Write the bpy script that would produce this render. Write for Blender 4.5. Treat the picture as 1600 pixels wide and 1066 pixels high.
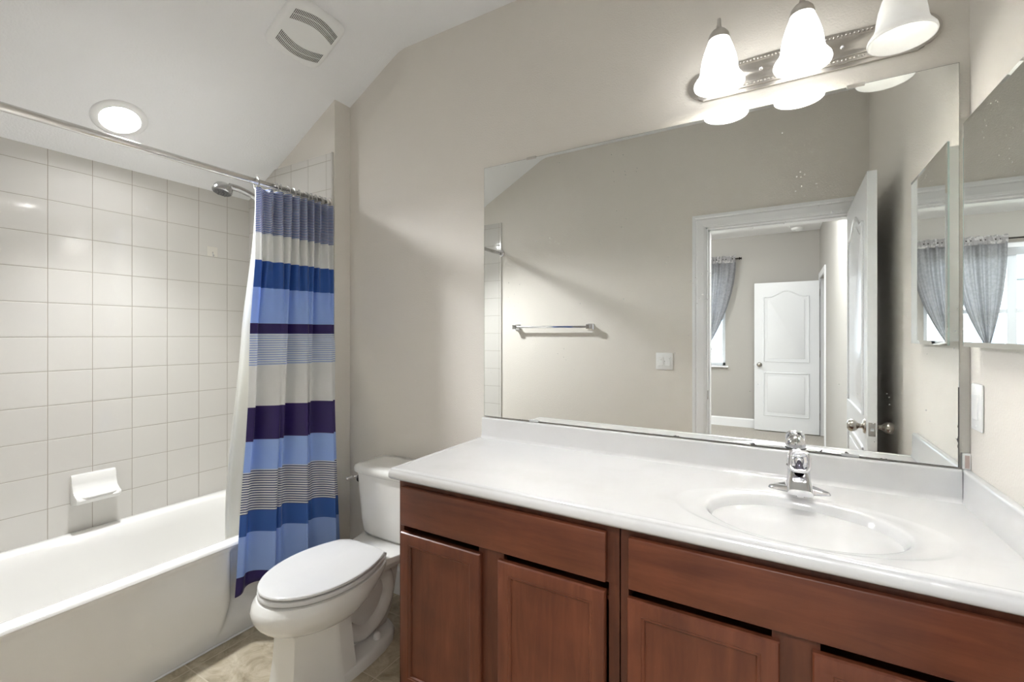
import bpy, bmesh, math, random
from mathutils import Vector, Matrix
random.seed(7)
PI = math.pi
sc = bpy.context.scene
for o in list(bpy.data.objects): bpy.data.objects.remove(o)
# ---------------------------------------------------------------- camera
cam = bpy.data.cameras.new('camera'); co = bpy.data.objects.new('camera', cam)
sc.collection.objects.link(co); sc.camera = co
co.location = (0, -1.70, 1.315); co.rotation_euler = (PI/2, 0, 0.5247)
cam.sensor_width = 36; cam.lens = 705.64/1600*36; cam.shift_y = -9.8/1600; cam.clip_start = 0.01
# ---------------------------------------------------------------- world, light, exposure
w = bpy.data.worlds.new('world'); sc.world = w; w.use_nodes = True
bg = w.node_tree.nodes['Background']; bg.inputs[0].default_value = (0.80, 0.90, 1.0, 1); bg.inputs[1].default_value = 1.3
sc.view_settings.view_transform = 'Standard'; sc.view_settings.look = 'None'
sc.view_settings.gamma = 1; sc.view_settings.exposure = 3.17
BULB = 28.0; SHADE = .38; DOWN = 9.0
def area(name, loc, rot, sx, sy, power, col=(1,1,1)):
    l = bpy.data.lights.new(name, 'AREA'); l.shape = 'RECTANGLE'; l.size = sx; l.size_y = sy; l.energy = power; l.color = col
    o = bpy.data.objects.new(name, l); sc.collection.objects.link(o); o.location = loc; o.rotation_euler = rot
    return o
def point(name, loc, power, r=0.03, col=(1,1,1)):
    l = bpy.data.lights.new(name, 'POINT'); l.energy = power; l.shadow_soft_size = r; l.color = col
    o = bpy.data.objects.new(name, l); sc.collection.objects.link(o); o.location = loc
    return o
sun = bpy.data.lights.new('sun', 'SUN'); sun.energy = .6; sun.angle = 0.02; sun.color = (1, .96, .9)
so = bpy.data.objects.new('sun', sun); sc.collection.objects.link(so); so.rotation_euler = (math.radians(38), 0, math.radians(28))
# ---------------------------------------------------------------- helpers
C = sc.collection
def wloc(o):
    v = Vector((0,0,0))
    while o is not None: v += o.location; o = o.parent
    return v
def part(name, bm, mat, parent=None, smooth=False, local=False, mods=()):
    bmesh.ops.recalc_face_normals(bm, faces=bm.faces)
    if parent is not None and not local:
        bmesh.ops.translate(bm, verts=bm.verts, vec=-wloc(parent))
    me = bpy.data.meshes.new(name); bm.to_mesh(me); bm.free()
    if smooth:
        for p in me.polygons: p.use_smooth = True
        if smooth != 'all':
            try: me.set_sharp_from_angle(angle=math.radians(smooth if not isinstance(smooth, bool) else 40))
            except Exception: pass
    me.materials.append(mat)
    o = bpy.data.objects.new(name, me); C.objects.link(o); o.parent = parent
    return o
def empty(name, loc, label, cat, group=None, rz=0):
    o = bpy.data.objects.new(name, None); C.objects.link(o); o.location = loc; o.rotation_euler = (0,0,rz)
    o.empty_display_size = .05; o['label'] = label; o['category'] = cat
    if group: o['group'] = group
    return o
def tag(o, label, cat, group=None):
    o['label'] = label; o['category'] = cat
    if group: o['group'] = group
    return o
def struct(o): o['kind'] = 'structure'; return o
def kids(o): return [c for c in bpy.data.objects if c.parent == o]
def copy_tree(o, parent=None):
    c = o.copy(); C.objects.link(c)
    if parent is not None: c.parent = parent
    for ch in kids(o): copy_tree(ch, c)
    return c
def add_box(bm, x0, x1, y0, y1, z0, z1, bev=0, seg=2):
    vs = [bm.verts.new((x, y, z)) for z in (z0, z1) for y in (y0, y1) for x in (x0, x1)]
    fs = [(0,2,3,1),(4,5,7,6),(0,1,5,4),(2,6,7,3),(0,4,6,2),(1,3,7,5)]
    faces = [bm.faces.new([vs[i] for i in f]) for f in fs]
    if bev:
        es = set()
        for f in faces: es |= set(f.edges)
        bmesh.ops.bevel(bm, geom=list(es), offset=bev, segments=seg, profile=.5, affect='EDGES')
def box(*a, **k):
    bm = bmesh.new(); add_box(bm, *a, **k); return bm
def add_prism(bm, pts, axis, a, b, bev=0):
    """polygon pts extruded along axis from a to b. axis 'x': pts=(y,z); 'y': (x,z); 'z': (x,y)"""
    def P(p, t):
        return (t, p[0], p[1]) if axis == 'x' else (p[0], t, p[1]) if axis == 'y' else (p[0], p[1], t)
    A = [bm.verts.new(P(p, a)) for p in pts]; B = [bm.verts.new(P(p, b)) for p in pts]
    n = len(pts); f1 = bm.faces.new(A); f2 = bm.faces.new(B[::-1])
    for i in range(n): bm.faces.new([A[i], B[i], B[(i+1) % n], A[(i+1) % n]])
    if bev:
        es = list(f1.edges) + list(f2.edges)
        bmesh.ops.bevel(bm, geom=es, offset=bev, segments=2, profile=.5, affect='EDGES')
def prism(*a, **k):
    bm = bmesh.new(); add_prism(bm, *a, **k); return bm
def add_lathe(bm, prof, center, axis='z', n=32, close=False):
    """prof list of (r, h); revolve about axis through center"""
    cx, cy, cz = center; rings = []
    for r, h in prof:
        ring = []
        for i in range(n):
            a = 2*PI*i/n; u, v = r*math.cos(a), r*math.sin(a)
            p = (cx+u, cy+v, cz+h) if axis == 'z' else (cx+u, cy+h, cz+v) if axis == 'y' else (cx+h, cy+u, cz+v)
            ring.append(bm.verts.new(p))
        rings.append(ring)
    for a, b in zip(rings, rings[1:]):
        for i in range(n): bm.faces.new([a[i], a[(i+1) % n], b[(i+1) % n], b[i]])
    if close:
        for ring in (rings[0], rings[-1]):
            try: bm.faces.new(ring)
            except ValueError: pass
def lathe(*a, **k):
    bm = bmesh.new(); add_lathe(bm, *a, **k); return bm
def add_tube(bm, pts, rad, n=12, closed=False, cap=True, up=None):
    pts = [Vector(p) for p in pts]; m = len(pts)
    if isinstance(rad, list): rad = [rad[min(len(rad)-1, int(i*len(rad)/m))] for i in range(m)]
    else: rad = [rad]*m
    rings = []; prev = None
    for i, p in enumerate(pts):
        if closed: t = pts[(i+1) % m] - pts[i-1]
        else: t = pts[min(i+1, m-1)] - pts[max(i-1, 0)]
        t.normalize()
        if prev is None:
            ref = Vector(up) if up else (Vector((0,0,1)) if abs(t.z) < .9 else Vector((1,0,0)))
            u = t.cross(ref).normalized()
        else:
            u = (prev - t*prev.dot(t)).normalized()
        prev = u; v = t.cross(u)
        rr = rad[i]; ra, rb = rr if isinstance(rr, tuple) else (rr, rr)
        rings.append([bm.verts.new(p + u*ra*math.cos(2*PI*k/n) + v*rb*math.sin(2*PI*k/n)) for k in range(n)])
    for i in range(m if closed else m-1):
        a, b = rings[i], rings[(i+1) % m]
        for k in range(n): bm.faces.new([a[k], a[(k+1) % n], b[(k+1) % n], b[k]])
    if not closed and cap: bm.faces.new(rings[0]); bm.faces.new(rings[-1][::-1])
def tube(*a, **k):
    bm = bmesh.new(); add_tube(bm, *a, **k); return bm
def smooth_path(pts, k=6):
    pts = [Vector(p) for p in pts]; out = []
    P = [pts[0]*2-pts[1]] + pts + [pts[-1]*2-pts[-2]]
    for i in range(1, len(P)-2):
        for j in range(k):
            t = j/k; a, b, c, d = P[i-1:i+3]
            out.append(.5*((2*b)+(c-a)*t+(2*a-5*b+4*c-d)*t*t+(3*b-a-3*c+d)*t**3))
    out.append(pts[-1]); return out
def add_loft(bm, rings, cap0=True, cap1=True):
    R = [[bm.verts.new(p) for p in r] for r in rings]; n = len(R[0])
    for a, b in zip(R, R[1:]):
        for i in range(n): bm.faces.new([a[i], a[(i+1) % n], b[(i+1) % n], b[i]])
    if cap0: bm.faces.new(R[0][::-1])
    if cap1: bm.faces.new(R[-1])
def sup(t, e):
    c, s = math.cos(t), math.sin(t)
    return math.copysign(abs(c)**e, c), math.copysign(abs(s)**e, s)
def add_disp(bm, amp): pass
# ---------------------------------------------------------------- materials
MATS = {}
def mat(name, color, rough=.5, metal=0, spec=.5, bump=None, noise=None, coat=0, emit=None, trans=0, alpha=1, tl=0, ior=None):
    m = bpy.data.materials.new(name); m.use_nodes = True; nt = m.node_tree; N = nt.nodes; L = nt.links
    b = N['Principled BSDF']; b.inputs['Base Color'].default_value = (*color, 1)
    b.inputs['Roughness'].default_value = rough; b.inputs['Metallic'].default_value = metal
    b.inputs['Specular IOR Level'].default_value = spec; b.inputs['Coat Weight'].default_value = coat
    b.inputs['Coat Roughness'].default_value = .08
    b.inputs['Transmission Weight'].default_value = trans; b.inputs['Alpha'].default_value = alpha
    if ior: b.inputs['IOR'].default_value = ior
    if emit: b.inputs['Emission Color'].default_value = (*emit[0], 1); b.inputs['Emission Strength'].default_value = emit[1]
    if bump or noise:
        g = N.new('ShaderNodeNewGeometry')
    if bump:
        sca, st, dist = bump
        n = N.new('ShaderNodeTexNoise'); n.inputs['Scale'].default_value = sca; n.inputs['Detail'].default_value = 3
        L.new(g.outputs['Position'], n.inputs['Vector'])
        bp = N.new('ShaderNodeBump'); bp.inputs['Strength'].default_value = st; bp.inputs['Distance'].default_value = dist
        L.new(n.outputs['Fac'], bp.inputs['Height']); L.new(bp.outputs['Normal'], b.inputs['Normal'])
    if noise:
        sca, c2, lo, hi = noise
        n = N.new('ShaderNodeTexNoise'); n.inputs['Scale'].default_value = sca; n.inputs['Detail'].default_value = 6
        L.new(g.outputs['Position'], n.inputs['Vector'])
        r = N.new('ShaderNodeMapRange'); r.inputs['From Min'].default_value = lo; r.inputs['From Max'].default_value = hi
        L.new(n.outputs['Fac'], r.inputs['Value'])
        mx = N.new('ShaderNodeMix'); mx.data_type = 'RGBA'; mx.inputs['A'].default_value = (*color, 1); mx.inputs['B'].default_value = (*c2, 1)
        L.new(r.outputs['Result'], mx.inputs['Factor']); L.new(mx.outputs['Result'], b.inputs['Base Color'])
    if tl:
        t = N.new('ShaderNodeBsdfTranslucent'); t.inputs['Color'].default_value = (*color, 1)
        ms = N.new('ShaderNodeMixShader'); ms.inputs[0].default_value = tl
        L.new(b.outputs[0], ms.inputs[1]); L.new(t.outputs[0], ms.inputs[2]); L.new(ms.outputs[0], N['Material Output'].inputs[0])
    return m
WALL = mat('wall_paint', (.79, .750, .687), .75, bump=(170, .35, .004))
CEIL = mat('ceiling_paint', (.89, .89, .89), .85, bump=(120, .35, .004))
TRIM = mat('white_trim', (.90, .905, .91), .35)
DOORW = mat('white_door_paint', (.83, .84, .85), .22)
PORC = mat('porcelain', (.82, .815, .785), .08, coat=.5)
TUB = mat('tub_enamel', (.84, .83, .80), .10, coat=.5)
MARB = mat('cultured_marble', (.66, .657, .648), .13, coat=.4, noise=(6, (.62, .613, .60), .52, .74))
CHROME = mat('chrome', (.74, .74, .76), .07, 1); CHROME2 = mat('dull_chrome', (.50, .50, .50), .16, 1)
NICKEL = mat('brushed_nickel', (.62, .59, .55), .30, 1, bump=(400, .05, .001))
KNOBN = mat('satin_knob', (.48, .45, .41), .25, 1)
PLAST = mat('white_plastic', (.90, .90, .885), .3)
DARK = mat('dark_void', (.02, .02, .02), .6)
RODM = mat('rod_satin_metal', (.78, .77, .75), .22, .85)
BLACKM = mat('black_metal', (.03, .025, .02), .4, .5)
STEEL = mat('mirror_edge', (.06, .07, .065), .5)
CARPET = mat('carpet', (.58, .54, .48), .95, bump=(300, .8, .01), noise=(60, (.50, .46, .40), .4, .6))
BEDW = mat('bedroom_paint', (.46, .44, .405), .75, bump=(170, .3, .004))
SEAT = mat('seat_plastic', (.72, .72, .715), .12)
CLIPM = mat('clear_plastic', (.85, .85, .85), .15, alpha=.55)
SHIM = mat('reddish_foam', (.50, .40, .37), .6)
BULBM = mat('lit_bulb', (1, 1, 1), .4, emit=((.955, .975, 1.0), BULB)); BULBD = mat('dim_bulb', (1, 1, 1), .4, emit=((.955, .975, 1.0), .24))
DOWNM = mat('lit_lens', (1, 1, 1), .4, emit=((.955, .975, 1.0), DOWN))
def shade_mat(name, e):
    return mat(name, (.90, .88, .82), .35, noise=(14, (.84, .81, .73), .4, .7), emit=((.955, .975, 1.0), e), tl=.05)
SHADEM = shade_mat('frosted_glass_bright', SHADE); SHADED = shade_mat('frosted_glass_dim', .03)
BLIND = mat('blind_white', (.85, .86, .88), .5)
FRAMEW = mat('window_vinyl', (.80, .84, .88), .35)
def glass():
    m = bpy.data.materials.new('window_glass'); m.use_nodes = True; N = m.node_tree.nodes; L = m.node_tree.links
    N.remove(N['Principled BSDF']); t = N.new('ShaderNodeBsdfTransparent'); g = N.new('ShaderNodeBsdfGlossy'); g.inputs['Roughness'].default_value = 0
    f = N.new('ShaderNodeFresnel'); f.inputs[0].default_value = 1.3
    x = N.new('ShaderNodeMixShader'); L.new(f.outputs[0], x.inputs[0]); L.new(t.outputs[0], x.inputs[1]); L.new(g.outputs[0], x.inputs[2])
    L.new(x.outputs[0], N['Material Output'].inputs[0]); return m
GLASS = glass()

def M_(nt, op, a, b=None, c=None):
    n = nt.nodes.new('ShaderNodeMath'); n.operation = op
    for i, v in enumerate((a, b, c)):
        if v is None: continue
        if isinstance(v, (int, float)): n.inputs[i].default_value = v
        else: nt.links.new(v, n.inputs[i])
    return n.outputs[0]
def grid_mat(name, ax, ay, p, q, ox, oy, tile, grout, gw, rough, extra=None, tilenoise=None, bumpd=.0012):
    """square tiles: axes ax, ay of world position, pitches p,q with lines at ox+k*p, oy+k*q; gw half grout width"""
    m = bpy.data.materials.new(name); m.use_nodes = True; nt = m.node_tree; N = nt.nodes; L = nt.links
    b = N['Principled BSDF']; g = N.new('ShaderNodeNewGeometry'); s = N.new('ShaderNodeSeparateXYZ'); L.new(g.outputs['Position'], s.inputs[0])
    ds = []; cells = []
    for a, pp, oo in ((ax, p, ox), (ay, q, oy)):
        t = M_(nt, 'DIVIDE', M_(nt, 'SUBTRACT', s.outputs[a], oo), pp)
        fr = M_(nt, 'FRACT', M_(nt, 'ADD', t, 100.0))
        cells.append(M_(nt, 'FLOOR', M_(nt, 'ADD', t, 100.0)))
        ds.append(M_(nt, 'MULTIPLY', M_(nt, 'MINIMUM', fr, M_(nt, 'SUBTRACT', 1.0, fr)), pp))
    if extra is not None:
        ds.append(M_(nt, 'ABSOLUTE', M_(nt, 'SUBTRACT', s.outputs[ax], extra)))
    d = M_(nt, 'MINIMUM', ds[0], ds[1])
    if extra is not None: d = M_(nt, 'MINIMUM', d, ds[2])
    r = N.new('ShaderNodeMapRange'); r.interpolation_type = 'SMOOTHSTEP'
    r.inputs['From Min'].default_value = gw*.6; r.inputs['From Max'].default_value = gw*1.3; L.new(d, r.inputs['Value'])
    mx = N.new('ShaderNodeMix'); mx.data_type = 'RGBA'; mx.inputs['A'].default_value = (*grout, 1); mx.inputs['B'].default_value = (*tile, 1)
    L.new(r.outputs[0], mx.inputs['Factor'])
    h = N.new('ShaderNodeMapRange'); h.interpolation_type = 'SMOOTHSTEP'; h.inputs['From Min'].default_value = gw*.5; h.inputs['From Max'].default_value = gw*3.2
    L.new(d, h.inputs['Value'])
    # per tile random lift gives each tile its own slight tilt of sheen
    wn = N.new('ShaderNodeTexWhiteNoise'); cv = N.new('ShaderNodeCombineXYZ'); L.new(cells[0], cv.inputs[0]); L.new(cells[1], cv.inputs[1]); L.new(cv.outputs[0], wn.inputs['Vector'])
    ns = N.new('ShaderNodeTexNoise'); ns.inputs['Scale'].default_value = 7; ns.inputs['Detail'].default_value = 2; L.new(g.outputs['Position'], ns.inputs['Vector'])
    hh = M_(nt, 'ADD', h.outputs[0], M_(nt, 'MULTIPLY', ns.outputs['Fac'], .8))
    bp = N.new('ShaderNodeBump'); bp.inputs['Strength'].default_value = .6; bp.inputs['Distance'].default_value = bumpd
    L.new(hh, bp.inputs['Height']); L.new(bp.outputs[0], b.inputs['Normal'])
    if tilenoise:
        sca, c2, c3 = tilenoise
        mp = N.new('ShaderNodeVectorMath'); mp.operation = 'ADD'
        L.new(g.outputs['Position'], mp.inputs[0])
        sc2 = N.new('ShaderNodeVectorMath'); sc2.operation = 'SCALE'; sc2.inputs['Scale'].default_value = 9; L.new(wn.outputs['Color'], sc2.inputs[0]); L.new(sc2.outputs[0], mp.inputs[1])
        n1 = N.new('ShaderNodeTexNoise'); n1.inputs['Scale'].default_value = sca; n1.inputs['Detail'].default_value = 9; n1.inputs['Roughness'].default_value = .68; n1.inputs['Distortion'].default_value = .8
        L.new(mp.outputs[0], n1.inputs['Vector'])
        cr = N.new('ShaderNodeValToRGB'); cr.color_ramp.elements[0].position = .32; cr.color_ramp.elements[0].color = (*c2, 1)
        cr.color_ramp.elements[1].position = .68; cr.color_ramp.elements[1].color = (*c3, 1)
        e = cr.color_ramp.elements.new(.5); e.color = (*tile, 1)
        L.new(n1.outputs['Fac'], cr.inputs[0]); L.new(cr.outputs[0], mx.inputs['B'])
    rr = M_(nt, 'ADD', M_(nt, 'MULTIPLY', r.outputs[0], rough-.6), .6)
    L.new(rr, b.inputs['Roughness'])
    L.new(mx.outputs['Result'], b.inputs['Base Color'])
    return m
TILEC, GROUT = (.66, .64, .60), (.34, .30, .24)
TILE_W = grid_mat('tile_grid_side', 1, 2, .1524, .1526, -.236, 2.067, TILEC, GROUT, .0011, .09)
TILE_N = grid_mat('tile_grid_end', 0, 2, .151, .1526, -2.070, 2.242, TILEC, GROUT, .0011, .09)
FLOOR = grid_mat('stone_look_floor', 0, 1, .33, .33, -1.32, -.467, (.45, .385, .275), (.60, .54, .43), .0022, .38,
                 tilenoise=(11, (.27, .22, .14), (.60, .54, .42)), bumpd=.0006)

def wood(name, axis, c1, c2, c3):
    m = bpy.data.materials.new(name); m.use_nodes = True; nt = m.node_tree; N = nt.nodes; L = nt.links; b = N['Principled BSDF']
    g = N.new('ShaderNodeNewGeometry'); mp = N.new('ShaderNodeMapping'); L.new(g.outputs['Position'], mp.inputs[0])
    s = [26, 26, 26]; s[axis] = 2.6; mp.inputs['Scale'].default_value = s
    n = N.new('ShaderNodeTexNoise'); n.inputs['Scale'].default_value = 1; n.inputs['Detail'].default_value = 8; n.inputs['Roughness'].default_value = .62; n.inputs['Distortion'].default_value = .6
    L.new(mp.outputs[0], n.inputs['Vector'])
    cr = N.new('ShaderNodeValToRGB'); el = cr.color_ramp.elements; el[0].position = .25; el[0].color = (*c1, 1); el[1].position = .8; el[1].color = (*c3, 1)
    e = el.new(.52); e.color = (*c2, 1); L.new(n.outputs['Fac'], cr.inputs[0])
    n2 = N.new('ShaderNodeTexNoise'); n2.inputs['Scale'].default_value = 9; n2.inputs['Detail'].default_value = 4; L.new(g.outputs['Position'], n2.inputs['Vector'])
    hs = N.new('ShaderNodeHueSaturation'); L.new(cr.outputs[0], hs.inputs['Color'])
    L.new(M_(nt, 'ADD', M_(nt, 'MULTIPLY', n2.outputs['Fac'], .7), .65), hs.inputs['Value'])
    L.new(hs.outputs[0], b.inputs['Base Color']); b.inputs['Roughness'].default_value = .42; b.inputs['Specular IOR Level'].default_value = .4; b.inputs['Coat Weight'].default_value = .08; b.inputs['Coat Roughness'].default_value = .2
    return m
W1, W2, W3 = (.080, .020, .009), (.128, .036, .0155), (.18, .056, .025)
WOODV = wood('cherry_wood_vertical', 2, W1, W2, W3); WOODH = wood('cherry_wood_horizontal', 0, W1, W2, W3)
WOODF = wood('cherry_wood_frame', 2, tuple(v*.72 for v in W1), tuple(v*.72 for v in W2), tuple(v*.75 for v in W3))

def mirror_mat(name, x0, x1, z0, z1, wear=True):
    m = bpy.data.materials.new(name); m.use_nodes = True; nt = m.node_tree; N = nt.nodes; L = nt.links; b = N['Principled BSDF']
    b.inputs['Metallic'].default_value = 1; b.inputs['Roughness'].default_value = .0; b.inputs['Base Color'].default_value = (.90, .915, .90, 1)
    g = N.new('ShaderNodeNewGeometry')
    if wear:
        s = N.new('ShaderNodeSeparateXYZ'); L.new(g.outputs['Position'], s.inputs[0])
        # desilvered dark edge: noise reach that grows from the bottom / right rim
        n = N.new('ShaderNodeTexNoise'); n.inputs['Scale'].default_value = 22; n.inputs['Detail'].default_value = 3; L.new(g.outputs['Position'], n.inputs['Vector'])
        reach = M_(nt, 'MULTIPLY', M_(nt, 'MAXIMUM', M_(nt, 'SUBTRACT', n.outputs['Fac'], .60), 0), .09)
        dz = M_(nt, 'SUBTRACT', s.outputs[2], z0); dx = M_(nt, 'SUBTRACT', x1, s.outputs[0])
        lowright = M_(nt, 'LESS_THAN', s.outputs[2], z0+.22)
        e1 = M_(nt, 'LESS_THAN', dz, M_(nt, 'ADD', reach, .0012))
        e2 = M_(nt, 'MULTIPLY', lowright, M_(nt, 'LESS_THAN', dx, M_(nt, 'ADD', reach, .003)))
        e = M_(nt, 'MAXIMUM', e1, e2)
        mx = N.new('ShaderNodeMix'); mx.data_type = 'RGBA'; mx.inputs['A'].default_value = (.90, .915, .90, 1); mx.inputs['B'].default_value = (.16, .155, .15, 1)
        L.new(e, mx.inputs['Factor']); L.new(mx.outputs['Result'], b.inputs['Base Color']); L.new(M_(nt, 'MULTIPLY', e, .5), b.inputs['Roughness'])
    # dried water spots: small pale specks
    v = N.new('ShaderNodeTexVoronoi'); v.inputs['Scale'].default_value = 60; L.new(g.outputs['Position'], v.inputs['Vector'])
    n3 = N.new('ShaderNodeTexNoise'); n3.inputs['Scale'].default_value = 5; n3.inputs['Detail'].default_value = 4; L.new(g.outputs['Position'], n3.inputs['Vector'])
    sp = M_(nt, 'MULTIPLY', M_(nt, 'LESS_THAN', v.outputs['Distance'], .10), M_(nt, 'GREATER_THAN', n3.outputs['Fac'], .59))
    d = N.new('ShaderNodeBsdfGlossy'); d.inputs['Roughness'].default_value = .55; d.inputs['Color'].default_value = (1, 1, 1, 1)
    ms = N.new('ShaderNodeMixShader'); L.new(M_(nt, 'MULTIPLY', sp, .5), ms.inputs[0])
    L.new(b.outputs[0], ms.inputs[1]); L.new(d.outputs[0], ms.inputs[2]); L.new(ms.outputs[0], N['Material Output'].inputs[0])
    return m
MIRROR = mirror_mat('silvered_mirror', -1.124, .441, .951, 2.062); MIRROR2 = mirror_mat('cabinet_mirror', 0, 0, 0, 0, wear=False)

# ---------------------------------------------------------------- room shell
XL, XS, XR = -2.7957, -2.011, .466          # side wall, alcove corner, right wall
YB = -1.64                                  # door wall
CH, KX, SL = 2.762, -1.641, .542            # ceiling height, kink, slope
def cz(x): return CH if x > KX else CH - SL*(KX-x)
prof = lambda x0, x1: [(x0, -0.0), (x1, 0.0), (x1, cz(x1)+.02)] + ([(KX, CH+.02)] if x0 < KX < x1 else []) + [(x0, cz(x0)+.02)]
struct(part('wall_north', prism(prof(XS, XR+.1), 'y', 0, .1), WALL))
struct(part('wall_alcove', prism(prof(XL-.1, XS), 'y', -.1, .1), WALL))
struct(part('wall_west', box(XL-.12, XL, YB-.12, -.1, 0, 2.16), WALL))
struct(part('wall_east', box(XR, XR+.1, YB, 0, 0, 2.80), WALL))
# ceiling: flat and sloped faces, soft bend
bm = bmesh.new(); pts = [(XR+.1, CH)]
for k in range(7):
    t = k/6; x = KX+.045-.09*t
    z = CH - SL*.5*(.09)*t*t
    pts.append((x, z))
pts += [(XL-.12, CH-SL*(KX-.0-(XL-.12))-.0)]
pts[-1] = (XL-.12, pts[-2][1] - SL*(pts[-2][0]-(XL-.12)))
up = [(x, z+.1) for x, z in pts[::-1]]
add_prism(bm, pts+up, 'y', YB-.12, .1)
struct(part('ceiling', bm, CEIL, smooth=20))
# door wall with opening
DX0, DX1, DH = -.4155, .400, 2.045
bm = bmesh.new()
add_prism(bm, prof(XL-.12, DX0), 'y', YB-.12, YB); add_prism(bm, [(DX1,0),(XR+.1,0),(XR+.1,CH+.02),(DX1,CH+.02)], 'y', YB-.12, YB)
add_box(bm, DX0, DX1, YB-.12, YB, DH, CH+.02)
struct(part('wall_south', bm, WALL))
struct(part('floor', box(XL-.1, XR+.1, YB-.06, .1, -.05, 0), FLOOR))
# tile panels
struct(part('wall_west_tile', box(XL-.002, XL+.008, YB, -.1, .39, 2.14), TILE_W))
tp = [(XL, .39), (-2.021, .39), (-2.021, 2.281)]
xk = KX - (CH-2.281)/SL
tp += [(xk, 2.281), (XL, cz(XL))]
struct(part('wall_alcove_tile', prism(tp, 'y', -.108, -.098, bev=0), TILE_N))
struct(part('wall_south_tile', prism([(XL, .39), (-2.047, .39), (-2.047, 2.281), (xk, 2.281), (XL, cz(XL))], 'y', YB-.002, YB+.008), TILE_N))
BULL = mat('bullnose_tile', TILEC, .1)
struct(part('trim_1', box(-2.030, -2.019, -.111, -.099, .41, 2.284, bev=.004), BULL))
struct(part('trim_2', box(-2.056, -2.045, YB, YB+.011, .41, 2.284, bev=.004), BULL))
# baseboards
struct(part('baseboard_north', prism([(-.0,0),(-.0,.135),(-.008,.135),(-.013,.12),(-.013,0)], 'x', XS, -1.14), TRIM))
struct(part('baseboard_alcove', prism([(XS,0),(XS,.135),(XS+.008,.135),(XS+.013,.12),(XS+.013,0)], 'y', -.10, -.013), TRIM))
struct(part('baseboard_south', prism([(YB,0),(YB,.135),(YB+.008,.135),(YB+.013,.12),(YB+.013,0)], 'x', -2.02, DX0-.085), TRIM))
# door frame (jamb + casing both sides)
def casing(x0, x1, h, y, sgn, cut=None, w=.082):
    """moulded casing around an opening on the plane y, projecting sgn"""
    bm = bmesh.new()
    P = [(0, .009), (.012, .012), (.05, .013), (.058, .010), (.066, .015), (w, .0155), (w, 0), (0, 0)]
    rail = [(x0, 0, -1, 0), (x0, h, -1, 1), (x1, h, 1, 1), (x1, 0, 1, 0)]
    R = []
    for px, pz, dx, dz in rail:
        R.append([(px+dx*a if cut is None or dx < 0 else min(px+dx*a, cut), y+sgn*b, pz+dz*a) for a, b in P])
    add_loft(bm, R); return bm
cas = struct(part('trim_3', casing(DX0, DX1, DH, YB, 1, cut=XR-.001), TRIM))
struct(part('trim_4', casing(DX0, DX1, DH, YB-.12, -1), TRIM))
bm = bmesh.new(); add_box(bm, DX0, DX0+.012, YB-.12, YB, 0, DH-.0); add_box(bm, DX1-.0, DX1+.012, YB-.12, YB, 0, DH); add_box(bm, DX0, DX1, YB-.12, YB, DH-.012, DH+.0)
add_box(bm, DX0+.012, DX0+.022, YB-.12, YB-.04, 0, DH-.012); add_box(bm, DX0+.012, DX1, YB-.12, YB-.04, DH-.022, DH-.012)
jb = struct(part('trim_5', bm, TRIM))
jb2 = part('strike_plate', box(DX0+.0118, DX0+.0135, YB-.032, YB-.006, .875, .935), KNOBN, jb)

# ---------------------------------------------------------------- moulded doors
def door_leaf(name, w, h, loc, rz, knob=True, both=True):
    """hinge at local origin, leaf along +x, thickness along y 0..-.035"""
    r = bpy.data.objects.new(name, None); C.objects.link(r); r.location = loc; r.rotation_euler = (0, 0, rz)
    part('leaf', box(0, w, -.035, 0, .012, h, bev=.0015, seg=1), DOORW, r, local=True)
    st = .115
    for side in (0, 1):
        y = 0.0 if side else -.035; s = 1 if side else -1
        for zz in ((.22, .80), (.95, h-.12)):
            top = zz[0] > .9
            pts = [(st, zz[0]), (w-st, zz[0])]; K = 28
            def tz(x, off):
                t = (x-st)/(w-2*st); hump = .075 if top else 0
                b = max(0, min(1, (t-.12)/.38)) if t < .5 else max(0, min(1, (.88-t)/.38))
                return zz[1]-hump + hump*(b*b*(3-2*b)) - off
            for k in range(K+1):
                x = w-st-(w-2*st)*k/K; pts.append((x, tz(x, 0)))
            path = [(px, y+s*.001, pz) for px, pz in pts]
            bm = bmesh.new(); add_tube(bm, path, .0075, n=8, closed=True)
            # raised field
            o2 = .045
            q = [(st+o2, zz[0]+o2), (w-st-o2, zz[0]+o2)] + [(w-st-o2-(w-2*st-2*o2)*k/K, tz(w-st-o2-(w-2*st-2*o2)*k/K, o2)) for k in range(K+1)]
            add_prism(bm, q, 'y', y-s*.001, y+s*.004, bev=.003)
            part('panel', bm, DOORW, r, local=True, smooth=35)
    if knob:
        for s, y in ((1, 0), (-1, -.035)):
            k = part('knob', lathe([(.0005, s*.066), (.014, s*.0655), (.024, s*.060), (.0285, s*.050), (.0275, s*.040), (.020, s*.030), (.012, s*.024), (.0105, s*.014), (.013, s*.009), (.029, s*.007), (.033, s*.002), (.033, 0)],
                                   (w-.062, y, .905), axis='y', n=32), KNOBN, r, local=True, smooth='all')
        part('latch_plate', box(w-.0005, w+.0015, -.030, -.006, .873, .932, bev=.0005, seg=1), KNOBN, r, local=True)
        part('latch_bolt', box(w, w+.009, -.024, -.012, .897, .909), CHROME, r, local=True)
    for z in (.20, 1.02, 1.82):
        part('hinge', tube([(-.004, .004, z), (-.004, .004, z+.09)], .006, n=10), NICKEL, r, local=True, smooth=40)
    return r
ang = math.atan2(-.803+1.622, .381-.394)
bd = door_leaf('door_1', .807, 2.03, (.394+.0, YB+.022, 0), ang)
# make the leaf body lie on the -x side (towards the opening)
struct(bd)
for c in kids(bd): c.location = (0, 0, 0)
bd.scale = (1, -1, 1)

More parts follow.
